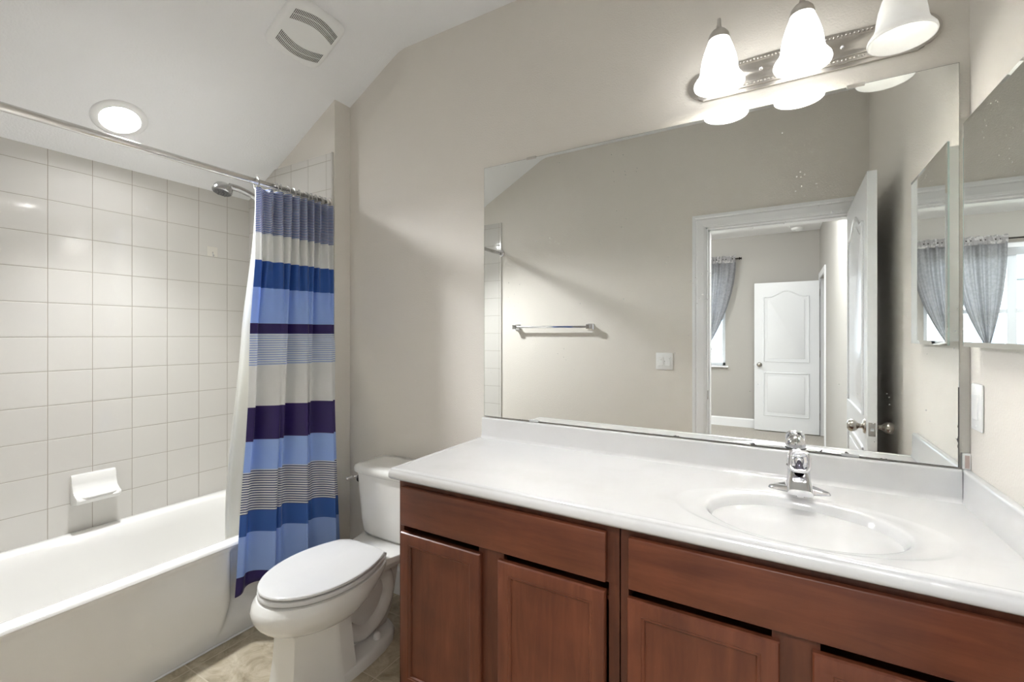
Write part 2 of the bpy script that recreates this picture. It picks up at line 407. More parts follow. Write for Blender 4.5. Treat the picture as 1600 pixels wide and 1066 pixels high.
# ---------------------------------------------------------------- bedroom beyond the door
BY, BX0, BX1, BH, Y0 = -5.54, -3.6, .478, 2.71, YB-.12
struct(part('floor_bedroom', box(BX0-.1, BX1+.9, BY-.1, YB-.06, -.05, 0.0), CARPET))
struct(part('ceiling_bedroom', box(BX0-.1, BX1+.9, BY-.1, Y0, BH, BH+.1), CEIL))
struct(part('wall_bedroom_west', box(BX0-.1, BX0, BY-.1, Y0, 0, BH), BEDW))
struct(part('wall_bedroom_north', box(BX0-.1, XL-.12, Y0, Y0+.1, 0, BH+.1), BEDW))
WX0, WX1, WZ0, WZ1 = -2.42, -.655, .865, 2.36
bm = bmesh.new()
add_box(bm, BX0-.1, WX0, BY-.14, BY, 0, BH); add_box(bm, WX1, BX1+.1, BY-.14, BY, 0, BH)
add_box(bm, WX0, WX1, BY-.14, BY, 0, WZ0); add_box(bm, WX0, WX1, BY-.14, BY, WZ1, BH)
struct(part('wall_bedroom_south', bm, BEDW))
HY0, HY1 = -5.44, -4.68    # doorway in the bedroom's right wall
bm = bmesh.new(); add_box(bm, BX1, BX1+.1, BY, HY0, 0, BH); add_box(bm, BX1, BX1+.1, HY1, Y0, 0, BH); add_box(bm, BX1, BX1+.1, HY0, HY1, 2.045, BH)
struct(part('wall_bedroom_east', bm, BEDW))
bm = bmesh.new(); add_box(bm, BX1+.80, BX1+.9, BY, -4.2, 0, BH); add_box(bm, BX1+.1, BX1+.9, -4.3, -4.2, 0, BH); add_box(bm, BX1+.1, BX1+.9, BY-.1, BY, 0, BH)
struct(part('wall_closet', bm, BEDW))
bm = bmesh.new()
for a, b, c_, d in ((HY0-.075, HY0, 0, 2.12), (HY1, HY1+.075, 0, 2.12), (HY0, HY1, 2.045, 2.12)): add_box(bm, BX1-.015, BX1, a, b, c_, d, bev=.003)
add_box(bm, BX1, BX1+.1, HY0-.0, HY0+.015, 0, 2.045); add_box(bm, BX1, BX1+.1, HY1-.015, HY1, 0, 2.045)
struct(part('trim_6', bm, TRIM))
bd2 = struct(door_leaf('door_2', .745, 2.02, (BX1-.012, HY0+.022, 0), PI, knob=True))
struct(part('baseboard_bedroom', prism([(BY,0),(BY,.127),(BY+.008,.127),(BY+.014,.11),(BY+.014,0)], 'x', BX0, BX1), TRIM))
# bedroom window
wn = bpy.data.objects.new('window_1', None); C.objects.link(wn); wn.location = ((WX0+WX1)/2, BY-.07, WZ0); struct(wn)
bm = bmesh.new()
for a, b in ((WX0, WX0+.045), (WX1-.045, WX1), ((WX0+WX1)/2-.04, (WX0+WX1)/2+.04)): add_box(bm, a, b, BY-.11, BY-.05, WZ0, WZ1, bev=.004)
add_box(bm, WX0, WX1, BY-.11, BY-.05, WZ1-.045, WZ1, bev=.004); add_box(bm, WX0, WX1, BY-.11, BY-.05, WZ0, WZ0+.045, bev=.004)
part('frame', bm, FRAMEW, wn)
for x0, x1 in ((WX0+.045, (WX0+WX1)/2-.04), ((WX0+WX1)/2+.04, WX1-.045)):
    part('sash_rail', box(x0, x1, BY-.10, BY-.055, 1.565, 1.61, bev=.004), FRAMEW, wn)
    part('pane', box(x0, x1, BY-.085, BY-.080, WZ0+.045, WZ1-.045), GLASS, wn)
struct(part('trim_7', box(WX0-.04, WX1+.04, BY-.05, BY+.045, WZ0-.022, WZ0, bev=.004), TRIM))
blind = empty('window_blind', ((WX0+WX1)/2, BY-.02, WZ1), 'raised white slat blind at the top of the bedroom window, behind the grey curtains', 'blind')
part('headrail', box(WX0+.01, WX1-.01, BY-.045, BY-.005, WZ1-.06, WZ1-.002, bev=.004), BLIND, blind)
bm = bmesh.new()
for k in range(12): add_box(bm, WX0+.015, WX1-.015, BY-.042, BY-.008, WZ1-.066-.0065*k-.003, WZ1-.066-.0065*k)
part('slat_stack', bm, BLIND, blind)
# curtain rod
rd = empty('curtain_rod', (-1.5, BY+.08, 2.395), 'black metal curtain rod with a finial above the bedroom window', 'curtain rod')
part('pole', tube([(-2.62, BY+.08, 2.395), (-.50, BY+.08, 2.395)], .010, n=12), BLACKM, rd, smooth=40)
for s, x in ((1, -.50), (-1, -2.62)):
    part('finial', lathe([(.0, 0), (.013, 0), (.013, .006), (.007, .012), (.008, .020), (.022, .030), (.013, .042), (.010, .05), (.021, .060), (.0, .066)][::1] if s > 0 else [(.0, 0), (.013, 0), (.013, -.006), (.007, -.012), (.008, -.020), (.022, -.030), (.013, -.042), (.010, -.05), (.021, -.060), (.0, -.066)],
         (x, BY+.08, 2.395), axis='x', n=12), BLACKM, rd, smooth=40)
    part('bracket', box(x-s*.04-.006, x-s*.04+.006, BY, BY+.085, 2.375, 2.41), BLACKM, rd)
# bedroom curtains gathered into a knot
def fabric(name, c1, c2, tl=.3, sc_=900):
    m = mat(name, c1, .85, noise=(38, c2, .42, .6), tl=tl); return m
CURT = fabric('grey_linen', (.33, .33, .345), (.27, .27, .285), .25)
CURT2 = mat('grey_linen_heading', (.33, .32, .32), .9, noise=(30, (.55, .53, .52), .5, .6), tl=.15)
def tied_curtain(x0, x1, tip, ztip, label, knot=True):
    t = empty('bedroom_curtain', ((x0+x1)/2, BY+.08, 2.395), label, 'curtain', 'grey curtains on the bedroom window')
    nx, nz = 60, 46; bm = bmesh.new(); G = []
    ztop = 2.395-.035
    for j in range(nz+1):
        v = j/nz; z = ztop + (ztip-ztop)*v; row = []
        # edges: straight for a while then sweeping to the tip
        e = max(0, v)**1.9
        a = x0 + (tip-.015-x0)*e; b = x1 + (tip+.015-x1)*e
        for i in range(nx+1):
            u = i/nx; x = a+(b-a)*u
            y = BY+.08 + .016*math.sin(u*PI*13+.6*math.sin(3*v))*(1-.5*v) + .01*math.sin(u*29)
            row.append(bm.verts.new((x, y, z)))
        G.append(row)
    for j in range(nz):
        for i in range(nx): bm.faces.new([G[j][i], G[j][i+1], G[j+1][i+1], G[j+1][i]])
    part('cloth', bm, CURT, t, smooth='all')
    bm = bmesh.new(); G = []
    for j, (z, am) in enumerate(((2.440, .012), (2.425, .016), (2.405, .014), (2.385, .018), (2.36, .014), (2.34, .012))):
        G.append([bm.verts.new((x0+(x1-x0)*i/80, BY+.094+am*.45*math.sin(i*.9+j*.7)+.003*math.sin(i*.31), z+(.006*math.sin(i*.5) if j == 0 else 0))) for i in range(81)])
    for j in range(5):
        for i in range(80): bm.faces.new([G[j][i], G[j][i+1], G[j+1][i+1], G[j+1][i]])
    part('heading', bm, CURT2, t, smooth='all')
    bm = bmesh.new(); bmesh.ops.create_icosphere(bm, subdivisions=3, radius=.05)
    for vv in bm.verts:
        p = vv.co; n = 1+.25*math.sin(p.x*90+1)*math.sin(p.z*80)+.15*math.sin(p.y*120)
        vv.co = Vector((p.x*n*1.0+tip, p.y*n*.8+BY+.08, p.z*n*1.3+ztip-.03))
    part('knot', bm, CURT2, t, smooth='all')
    return t
tied_curtain(-.985, -.515, -.885, 1.16, 'grey curtain panel knotted low, next to the door-side end of the bedroom window')
tied_curtain(-1.46, -.995, -1.30, 1.18, 'grey curtain panel knotted low near the middle of the bedroom window')
sm = empty('smoke_detector', (.215, -5.30, BH), 'round white smoke detector on the bedroom ceiling', 'smoke detector')
part('housing', lathe([(.0, -.034), (.035, -.034), (.058, -.026), (.064, -.010), (.066, 0)], (.215, -5.30, BH), n=32), PLAST, sm, smooth=50)
part('sensor_cap', lathe([(.0, -.040), (.018, -.040), (.022, -.033)], (.215, -5.30, BH), n=24), PLAST, sm, smooth=50)
# added ceiling lamps, out of view, giving fill light to bedroom and bathroom
FILLM = mat('fill_lamp_glass', (1, 1, 1), .4, emit=((.955, .975, 1.0), 15))
for lx, ly, lr, lab in ((-1.7, -4.0, .17, 'added unseen ceiling lamp giving fill light in the middle of the bedroom'), (-.02, -2.70, .22, 'added unseen ceiling lamp throwing fill light through the bathroom door')):
    bl = empty('added_fill_lamp', (lx, ly, BH), lab, 'lamp')
    part('glass_bowl', lathe([(.0, -.09), (lr*.47, -.082), (lr*.82, -.055), (lr, -.02)], (lx, ly, BH), n=32), FILLM, bl, smooth='all')
    part('rim', lathe([(lr, -.02), (lr+.01, -.02), (lr+.01, 0), (lr-.01, 0)], (lx, ly, BH), n=32), NICKEL, bl, smooth=40)
# outdoors
GR = mat('lawn', (.22, .24, .14), .9, noise=(3, (.35, .32, .22), .4, .6))
struct(part('ground', box(-40, 40, -60, BY-.15, -.35, -.3), GR))
STUC = mat('stucco', (.62, .66, .72), .9); ROOF = mat('roof_shingle', (.20, .22, .26), .9)
WIN = mat('dark_window', (.25, .32, .42), .5)
def house(x, y, wd, hh, rh, label):
    h = empty('neighbour_house', (x, y, -.3), label, 'house')
    part('wall', box(x-wd/2, x+wd/2, y-6, y, -.3, hh), STUC, h)
    part('roof', prism([(x-wd/2-.5, hh), (x+wd/2+.5, hh), (x, hh+rh)], 'y', y-6.5, y+.5), ROOF, h)
    for k in (-.28, .22): part('window', box(x+wd*k-.6, x+wd*k+.6, y, y+.06, .6, 1.9), WIN, h)
house(-3.2, -17, 7.5, 2.9, 1.9, 'pale stucco house with a grey gable roof seen through the bedroom window')
# ---------------------------------------------------------------- bathtub
TX, TZ = -2.030, .410
def sst_(a, b, x):
    t = max(0, min(1, (x-a)/(b-a))); return t*t*(3-2*t)
def add_tub():
    t = empty('bathtub', (-2.41, -.87, 0), 'white alcove bathtub below the tiled wall, left of the toilet', 'bathtub')
    x0, x1, y0, y1 = XL+.009, TX, YB+.009, -.109
    bm = bmesh.new(); n = 96
    cx, cy = (x0+x1)/2-.005, (y0+y1)/2
    def ring(hx, hy, e, z, dx=0, dy=0):
        out = []
        for i in range(n):
            a = 2*PI*i/n; c, s = sup(a, e); out.append((cx+dx+hx*c, cy+dy+hy*s, z))
        return out
    def rectring(x0, x1, y0, y1, z):
        out = []
        mx, my, hx, hy = (x0+x1)/2, (y0+y1)/2, (x1-x0)/2, (y1-y0)/2
        for i in range(n):
            a = 2*PI*i/n; c, s = sup(a, .25)
            k = 1/max(abs(c), abs(s)); out.append((mx+hx*c*k, my+hy*s*k, z))
        return out
    iw, il = .305, .69
    rings = [rectring(x0, x1, y0, y1, TZ-.012), rectring(x0+.004, x1-.004, y0+.004, y1-.004, TZ-.003), rectring(x0+.012, x1-.014, y0+.012, y1-.012, TZ),
             ring(iw+.020, il+.02, .36, TZ), ring(iw+.006, il+.006, .37, TZ-.003), ring(iw-.006, il-.008, .38, TZ-.016), ring(iw-.016, il-.03, .40, TZ-.08),
             ring(iw-.03, il-.07, .44, TZ-.2), ring(iw-.045, il-.10, .48, .11), ring(iw-.075, il-.14, .55, .075), ring(iw-.14, il-.22, .6, .065)]
    add_loft(bm, rings, cap0=False, cap1=True)
    part('basin', bm, TUB, t, smooth=55)
    # apron with a sculpted recessed field: profile (x offset from rim, z), flares out at the foot
    bm = bmesh.new(); ny, nz = 240, 60; G = []
    for j in range(nz+1):
        z = (TZ-.012)*(1-j/nz); row = []
        for i in range(ny+1):
            y = y0+(y1-y0)*i/ny
            de = min(y1-y, (y-y0)+.33)      # distance to an end
            zz = z/TZ
            edge_at = .50 + .10*max(0, (.42-zz)/.42)**2          # panel edge sweeps in towards the foot
            ins = 1/(1+math.exp(-(de-edge_at)/.0045))            # 1 on the long centre panel
            h = .085+.085*math.exp(-((de-.22)/.16)**2)*(1-ins)   # height of the toe flange
            toe = 1/(1+math.exp((z-h)/(.008+.016*(1-ins))))
            top = 1/(1+math.exp(-(TZ-.032-z)/.004))
            end = sst_(0, .05, de)
            dep = (.006*ins + .040*(1-ins)*end)*top
            x = x1 - .002 - dep*(1-toe) - .004*toe
            row.append(bm.verts.new((x, y, z)))
        G.append(row)
    for j in range(nz):
        for i in range(ny): bm.faces.new([G[j][i], G[j][i+1], G[j+1][i+1], G[j+1][i]])
    # upper roll joining the deck
    a = [bm.verts.new((x1, y0+(y1-y0)*i/ny, TZ-.012)) for i in range(ny+1)]
    for i in range(ny): bm.faces.new([a[i], a[i+1], G[0][i+1], G[0][i]])
    part('apron', bm, TUB, t, smooth='all')
add_tub()
struct(part('trim_8', tube([(TX+.001, -.112, .004), (TX+.001, YB+.01, .004)], .004, n=6), TRIM))
# soap dish
sd = empty('soap_dish', (XL+.008, -.84, .60), 'white ceramic soap dish mounted on the tiled wall above the tub', 'soap dish')
bm = bmesh.new(); R = []
for k in range(17):
    e = abs(k-8)/8; q = math.sqrt(max(0, 1-max(0, (e-.80)/.20)**2)); y = -.842+.082*(math.sin((k-8)/8*PI/2)); rr = (1-e**6)
    prof_ = [(0, .668), (.010, .668), (.017, .657), (.021, .628), (.034, .594), (.062, .576), (.076, .571), (.082, .560), (.076, .545), (.035, .533), (0, .532)]
    R.append([(XL+.006+a*(.62+.38*q)*(.97+.03*rr), y, .600+(z-.600)*(.80+.20*q)) for a, z in prof_])
add_loft(bm, R); part('dish', bm, mat('ceramic', (.74, .73, .70), .15, coat=.3), sd, smooth=50)
part('raised_lip', tube([(XL+.076, -.905, .569), (XL+.085, -.885, .571), (XL+.085, -.80, .571), (XL+.076, -.779, .569)], .005, n=8), MATS.get('x') or mat('ceramic_lip', (.74, .73, .70), .15), sd, smooth='all')
hk = empty('adhesive_hook', (XL+.008, -.317, 1.77), 'small clear adhesive hook on the tile below the shower head', 'hook')
part('plate', box(XL+.008, XL+.010, -.345, -.290, 1.765, 1.82, bev=.0008, seg=1), mat('clear_pad', (.74, .71, .64), .2), hk)
part('hook', tube([(XL+.011, -.317, 1.79), (XL+.013, -.317, 1.775), (XL+.018, -.317, 1.765), (XL+.024, -.317, 1.772)], .003, n=8), CHROME, hk, smooth='all')
# ---------------------------------------------------------------- shower head
sh = empty('hand_shower', (-2.40, -.108, 1.89), 'chrome hand shower head curving out from the end wall of the tub', 'shower head')
path = smooth_path([(-2.40, -.115, 1.885), (-2.40, -.175, 1.945), (-2.40, -.24, 2.01), (-2.40, -.31, 2.052), (-2.40, -.38, 2.07), (-2.40, -.43, 2.072)], 6)
part('handle', tube(path, [.013]*8+[.0145]*12+[.016]*(len(path)-20), n=16), CHROME2, sh, smooth='all')
hd = Matrix.Translation((-2.40, -.462, 2.048)) @ Matrix.Rotation(math.radians(-14), 4, 'X')
bm = lathe([(.0, .030), (.022, .030), (.036, .022), (.044, .008), (.045, -.012), (.042, -.018)], (0, 0, 0), n=32); bmesh.ops.transform(bm, matrix=hd, verts=bm.verts)
part('head', bm, CHROME2, sh, smooth=50)
bm = lathe([(.042, -.018), (.038, -.021), (.020, -.019), (.0, -.021)], (0, 0, 0), n=32)
for k in range(22):
    rr = (.012, .024, .033)[k % 3]; a = k*2.4; add_lathe(bm, [(.0022, -.020), (.0018, -.0245), (.0, -.0245)], (rr*math.cos(a), rr*math.sin(a), 0), n=8)
bmesh.ops.transform(bm, matrix=hd, verts=bm.verts)
part('spray_face', bm, mat('grey_rubber', (.10, .10, .10), .4), sh, smooth=40)
part('wall_flange', lathe([(.0, -.022), (.014, -.020), (.030, -.008), (.032, 0)], (-2.40, -.108, 1.88), axis='y', n=28), CHROME2, sh, smooth='all')
# ---------------------------------------------------------------- shower rod, rings, curtains
RX, RZ = -2.045, 2.014
rod = empty('shower_rod', (RX, -.108, RZ), 'white metal shower curtain rod above the tub', 'curtain rod')
part('pole', tube([(RX, -.112, RZ), (RX, -1.628, RZ)], .0140, n=20), RODM, rod, smooth='all')
for y, s_ in ((-.109, -1), (-1.631, 1)):
    part('flange', lathe([(.0, s_*.024), (.016, s_*.024), (.019, s_*.012), (.028, s_*.008), (.028, 0)], (RX, y, RZ), axis='y', n=24), CHROME if s_ > 0 else RODM, rod, smooth=40)
def sst(a, b, x):
    t = max(0, min(1, (x-a)/(b-a))); return t*t*(3-2*t)
def interp(tab, z):
    for (z0, v0), (z1, v1) in zip(tab, tab[1:]):
        if z >= z1: return v0+(v1-v0)*(z0-z)/(z0-z1)
    return tab[-1][1]
ring_y = [-.498, -.411, -.383, -.349, -.318, -.287, -.25, -.222, -.194, -.172, -.153, -.138]
# stripe material
def curtain_mat():
    m = bpy.data.materials.new('striped_satin'); m.use_nodes = True; nt = m.node_tree; N = nt.nodes; L = nt.links; b = N['Principled BSDF']
    a = N.new('ShaderNodeUVMap'); s = N.new('ShaderNodeSeparateXYZ'); L.new(a.outputs[0], s.inputs[0]); v = s.outputs[1]   # v = drop height in metres / 2
    NAVY, DKST, MID, LIGHT, WHT, BLU = (.032, .012, .145), (.055, .075, .21), (.045, .15, .50), (.40, .57, .95), (.88, .88, .87), (.085, .16, .45)
    bands = [(0, NAVY, NAVY), (.262, LIGHT, LIGHT), (.432, MID, MID), (.527, WHT, DKST), (.706, LIGHT, LIGHT), (.836, NAVY, NAVY), (.988, WHT, WHT), (1.165, WHT, (.38, .50, .80)),
             (1.315, NAVY, NAVY), (1.365, LIGHT, LIGHT), (1.530, MID, MID), (1.652, WHT, WHT), (1.780, WHT, BLU)]
    def ramp(ix):
        r = N.new('ShaderNodeValToRGB'); r.color_ramp.interpolation = 'CONSTANT'; e = r.color_ramp.elements
        e[0].position = 0; e[0].color = (*bands[0][ix], 1); e[1].position = bands[1][0]/2.0; e[1].color = (*bands[1][ix], 1)
        for bb in bands[2:]:
            q = e.new(bb[0]/2.0); q.color = (*bb[ix], 1)
        L.new(v, r.inputs[0]); return r
    A, B = ramp(1), ramp(2)
    z = M_(nt, 'MULTIPLY', v, 2.0)
    def stripe(p, w): return M_(nt, 'LESS_THAN', M_(nt, 'FRACT', M_(nt, 'DIVIDE', z, p)), w)
    top = M_(nt, 'GREATER_THAN', z, 1.5)
    f = M_(nt, 'ADD', M_(nt, 'MULTIPLY', stripe(.0079, .60), top), M_(nt, 'MULTIPLY', stripe(.0108, .46), M_(nt, 'SUBTRACT', 1.0, top)))
    mx = N.new('ShaderNodeMix'); mx.data_type = 'RGBA'; L.new(f, mx.inputs['Factor']); L.new(A.outputs[0], mx.inputs['A']); L.new(B.outputs[0], mx.inputs['B'])
    L.new(mx.outputs['Result'], b.inputs['Base Color']); b.inputs['Roughness'].default_value = .42; b.inputs['Sheen Weight'].default_value = .25
    t = N.new('ShaderNodeBsdfTranslucent'); L.new(mx.outputs['Result'], t.inputs[0]); ms = N.new('ShaderNodeMixShader'); ms.inputs[0].default_value = .30
    L.new(b.outputs[0], ms.inputs[1]); L.new(t.outputs[0], ms.inputs[2]); L.new(ms.outputs[0], N['Material Output'].inputs[0])
    return m
LEFT = [(2.03, -.539), (1.64, -.545), (1.36, -.567), (.99, -.577), (.839, -.586), (.71, -.597), (.53, -.610), (.27, -.624), (.17, -.632)]
RIGHT = [(2.03, -.130), (1.65, -.127), (1.36, -.120), (.97, -.121), (.78, -.113), (.68, -.109), (.455, -.096), (.17, -.080)]
def curtain_pt(u, z):
    yl, yr = interp(LEFT, z), interp(RIGHT, z)
    xr = -2.000 + .165*sst(1.35, .80, z); xl = -2.035 + .035*sst(1.7, .6, z)
    k = u
    # pleats are bunched towards the far end at the top
    x = xl + (xr-xl)*k**1.1
    y0 = yl + (yr-yl)*u
    Y = (1.7+y0)*x/-1.98
    t = sst(1.98, 1.2, z)
    f = .5+.5*math.sin(u*9)
    a = .017*(1-t)+.004; bsm = .027*t
    w1 = math.sin(2*PI*(9.5*u**1.15)+.5); w2 = math.sin(2*PI*(3.4*u)+.9+.9*(1.6-z)) + .5*math.sin(2*PI*(6.3*u)-1.2*(1.7-z)); w3 = math.sin(2*PI*14*u+5*z)
    edge = min(1, u*8+.1)*min(1, (1-u)*8+.15)
    x += (a*w1 + bsm*w2 + .0028*w3*(1-abs(2*t-1)))*edge
    y = Y-1.7 + (.006*math.cos(2*PI*9.5*u)*(1-t) + .010*t*math.cos(2*PI*3.4*u+1.6-z))*edge
    return x, min(y, -.116)
def cloth(name, fn, ztop, zbot, mt, parent, nu=260, nz=120, thick=.0012):
    bm = bmesh.new(); uv = bm.loops.layers.uv.new('UVMap'); G = []
    for j in range(nz+1):
        zz = ztop+(zbot(0) if callable(zbot) else zbot)*0
        row = []
        for i in range(nu+1):
            u = i/nu; zb = zbot(u) if callable(zbot) else zbot
            z = ztop + (zb-ztop)*j/nz
            x, y = fn(u, z); row.append(bm.verts.new((x, y, z)))
        G.append(row)
    for j in range(nz):
        for i in range(nu):
            f = bm.faces.new([G[j][i], G[j][i+1], G[j+1][i+1], G[j+1][i]])
            for l in f.loops: l[uv].uv = (0, l.vert.co.z/2.0)
    bmesh.ops.translate(bm, verts=bm.verts, vec=-wloc(parent))
    me = bpy.data.meshes.new(name); bm.to_mesh(me); bm.free()
    for p in me.polygons: p.use_smooth = True
    me.materials.append(mt); o = bpy.data.objects.new(name, me); C.objects.link(o); o.parent = parent
    md = o.modifiers.new('thickness', 'SOLIDIFY'); md.thickness = thick; md.offset = 0
    return o
ct = empty('shower_curtain', (-1.98, -.34, 1.97), 'blue, navy and white striped shower curtain bunched at the faucet end of the tub', 'shower curtain')
cloth('cloth', curtain_pt, 1.990, lambda u: .185+.035*sst(0, .25, u)+.02*u, curtain_mat(), ct)
def liner_pt(u, z):
    k = sst(1.75, .55, z)
    yl = -.498 - .045*sst(1.95, 1.3, z) - .035*sst(1.3, .4, z)
    y = yl + (-.14-yl)*u
    x = -2.062 - .10*k
    e = min(1, u*6+.2)
    return x + (.010+.006*k)*math.sin(2*PI*(8*u)+1.2)*e, y + .006*math.cos(2*PI*8*u)*e
LIN = mat('frosted_liner', (.92, .915, .87), .35, alpha=.88, tl=.40)
ln = empty('shower_liner', (-2.0, -.34, 1.96), 'translucent white shower liner hanging inside the tub behind the striped curtain', 'curtain')
cloth('sheet', liner_pt, 1.985, .19, LIN, ln, nu=160, nz=60, thick=.0008)
# rings
rg = None
for i, y in enumerate(ring_y):
    if rg is None:
        pts = []
        for k in range(30):
            a = PI*(.62) + 2*PI*.93*k/29
            pts.append((RX+.021*math.cos(a), y, RZ-.006+.027*math.sin(a)))
        rg = part('curtain_ring', tube(pts, .0028, n=8), CHROME2, smooth='all')
        rg.location = (0, 0, 0)
        # move origin to the ring
        off = Vector((RX, y, RZ))
        for v in rg.data.vertices: v.co -= off
        rg.location = off
        r = rg
    else:
        r = rg.copy(); C.objects.link(r); r.location = (RX, y, RZ)
    r.rotation_euler = (0, 0, .35*math.sin(i*2.3))
    r['category'] = 'curtain ring'; r['group'] = 'curtain rings on the shower rod'
    r['label'] = 'chrome curtain ring in the bunched row holding up the striped curtain'
    if i == 0: r['label'] = 'chrome curtain ring furthest from the end wall, at the curtain corner'; 
# ---------------------------------------------------------------- toilet
AX = -1.530
tl = empty('toilet', (AX, -.40, 0), 'white two-piece elongated toilet with closed lid beside the vanity', 'toilet')
def plan(hw, yf, yb, wb, z, ym=-.535, dx=0):
    """outline of the bowl: rounded front, sides tapering to a straight back"""
    out = []
    for i in range(28):
        a = PI*i/28; out.append((AX+hw*math.cos(a), ym-(ym-yf)*math.sin(a), z))
    for i in range(12):
        t = i/12; out.append((AX-(hw-(hw-wb)*t**2.0), ym+(yb-ym)*t, z))
    for i in range(8):
        t = i/8; e = .012*(1-(2*t-1)**4); out.append((AX-wb+2*wb*t, yb+e-.010*(abs(2*t-1) > .99), z))
    for i in range(12):
        t = 1-i/12; out.append((AX+(hw-(hw-wb)*t**2.0), ym+(yb-ym)*t, z))
    return out
def octo(w, fx, yf, ys, yb, z):
    def seg(P, n):
        L_ = [math.dist(a, b) for a, b in zip(P, P[1:])]; T = sum(L_); out = []
        for k in range(n):
            d = T*k/n
            for (a, b), l in zip(zip(P, P[1:]), L_):
                if d <= l: out.append((a[0]+(b[0]-a[0])*d/l, a[1]+(b[1]-a[1])*d/l)); break
                d -= l
        return out
    pts = seg([(w, ys), (fx, yf), (-fx, yf), (-w, ys)], 28)+seg([(-w, ys), (-w, yb)], 12)+seg([(-w, yb), (w, yb)], 8)+seg([(w, yb), (w, ys)], 12)
    return [(AX+x, y, z) for x, y in pts]
bm = bmesh.new()
R = [plan(.08, -.62, -.42, .06, .372), plan(.172, -.770, -.325, .118, .373), plan(.182, -.782, -.315, .122, .369), plan(.189, -.796, -.315, .120, .352), plan(.191, -.803, -.325, .116, .335),
     plan(.188, -.800, -.345, .110, .312), plan(.179, -.788, -.375, .102, .290), plan(.163, -.768, -.405, .098, .268), plan(.146, -.744, -.43, .100, .252), plan(.136, -.722, -.45, .105, .243)]
R += [octo(.118, .060, -.700, -.560, -.500, .236), octo(.120, .060, -.701, -.560, -.500, .20), octo(.126, .063, -.706, -.557, -.495, .12), octo(.134, .067, -.716, -.553, -.49, .05), octo(.139, .070, -.722, -.55, -.49, .012), octo(.139, .070, -.722, -.55, -.49, 0)]
add_loft(bm, R)
part('bowl', bm, PORC, tl, smooth=32)
# flat deck that carries the tank
bm = bmesh.new(); add_prism(bm, [(AX-.165, -.035), (AX+.165, -.035), (AX+.170, -.20), (AX+.135, -.30), (AX+.118, -.37), (AX-.118, -.37), (AX-.135, -.30), (AX-.170, -.20)], 'z', .345, .3735, bev=.007)
add_prism(bm, [(AX-.10, -.06), (AX+.10, -.06), (AX+.10, -.35), (AX-.10, -.35)], 'z', .30, .346, bev=.012)
part('tank_deck', bm, PORC, tl, smooth=40)
bm = bmesh.new()
add_prism(bm, [(-.52, .02), (-.25, .02), (-.215, .10), (-.185, .22), (-.16, .31), (-.50, .31)], 'x', AX-.045, AX+.045, bev=.012)
add_tube(bm, smooth_path([(AX, -.52, .22), (AX, -.46, .12), (AX, -.395, .075), (AX, -.325, .082), (AX, -.268, .125), (AX, -.238, .195), (AX, -.252, .262), (AX, -.31, .30)], 6),
         [(.070, .045)]*10 + [(.074, .043)]*12 + [(.072, .040)]*12, n=28)
add_tube(bm, smooth_path([(AX, -.50, .20), (AX, -.40, .22), (AX, -.31, .29), (AX, -.24, .335)], 6), (.066, .040), n=24)
part('trapway', bm, PORC, tl, smooth=60)
bm = bmesh.new(); R = []
base = [(.139, -.55), (.142, -.50), (.140, -.42), (.132, -.345), (.112, -.28), (.080, -.235), (.040, -.215), (0, -.210)]
for z, g in ((0, .002), (.012, .002), (.030, 0), (.040, -.006), (.043, -.018)):
    r = [(AX+max(0, x+g*(1 if x > .01 else 0)), y+(g if y > -.3 else 0), z) for x, y in base]
    r += [(AX-max(0, x+g), y+(g if y > -.3 else 0), z) for x, y in base[-2::-1]]
    R.append(r)
add_loft(bm, R); part('foot', bm, PORC, tl, smooth=50)
for s_ in (-1, 1): part('bolt_cap', lathe([(.0, .030), (.009, .028), (.0145, .018), (.015, 0)], (AX+s_*.092, -.345, .0405), n=20), PLAST, tl, smooth='all')
def slab(hw, yf, yb, wb, z0, z1, rr):
    return [plan(hw-rr, yf+rr, yb-rr, wb-rr, z0), plan(hw, yf, yb, wb, z0+rr*.7), plan(hw, yf, yb, wb, z1-rr), plan(hw-rr*.4, yf+rr*.4, yb-rr*.4, wb-rr*.4, z1-rr*.35), plan(hw-rr*1.3, yf+rr*1.3, yb-rr*1.3, wb-rr*1.3, z1)]
bm = bmesh.new(); add_loft(bm, slab(.181, -.778, -.325, .122, .3755, .394, .005)); part('seat', bm, SEAT, tl, smooth=50)
# lid: a flat strip along the middle, sides falling away in facets
bm = bmesh.new(); R = slab(.180, -.777, -.333, .126, .3975, .411, .006)
def crown(r, h):
    return [(x, y, z+h*max(0, 1-max(0, abs(x-AX)-.045)/.09)*(1 if 1 else 0)) for x, y, z in r]
for k, f in enumerate((.90, .80, .62, .40, .15)):
    cy = -.55; b0 = R[4]
    R.append([(AX+(x-AX)*f, cy+(y-cy)*f, z+.0075*min(1, max(0, (1.0-abs(x-AX)*f/.150)))*min(1, (k+1)/2)) for x, y, z in b0])
add_loft(bm, R); part('lid', bm, SEAT, tl, smooth=14)
for s_ in (-1, 1):
    part('hinge', tube([(AX+s_*.085-.03, -.322, .388), (AX+s_*.085+.03, -.322, .388)], .010, n=14), SEAT, tl, smooth=40)
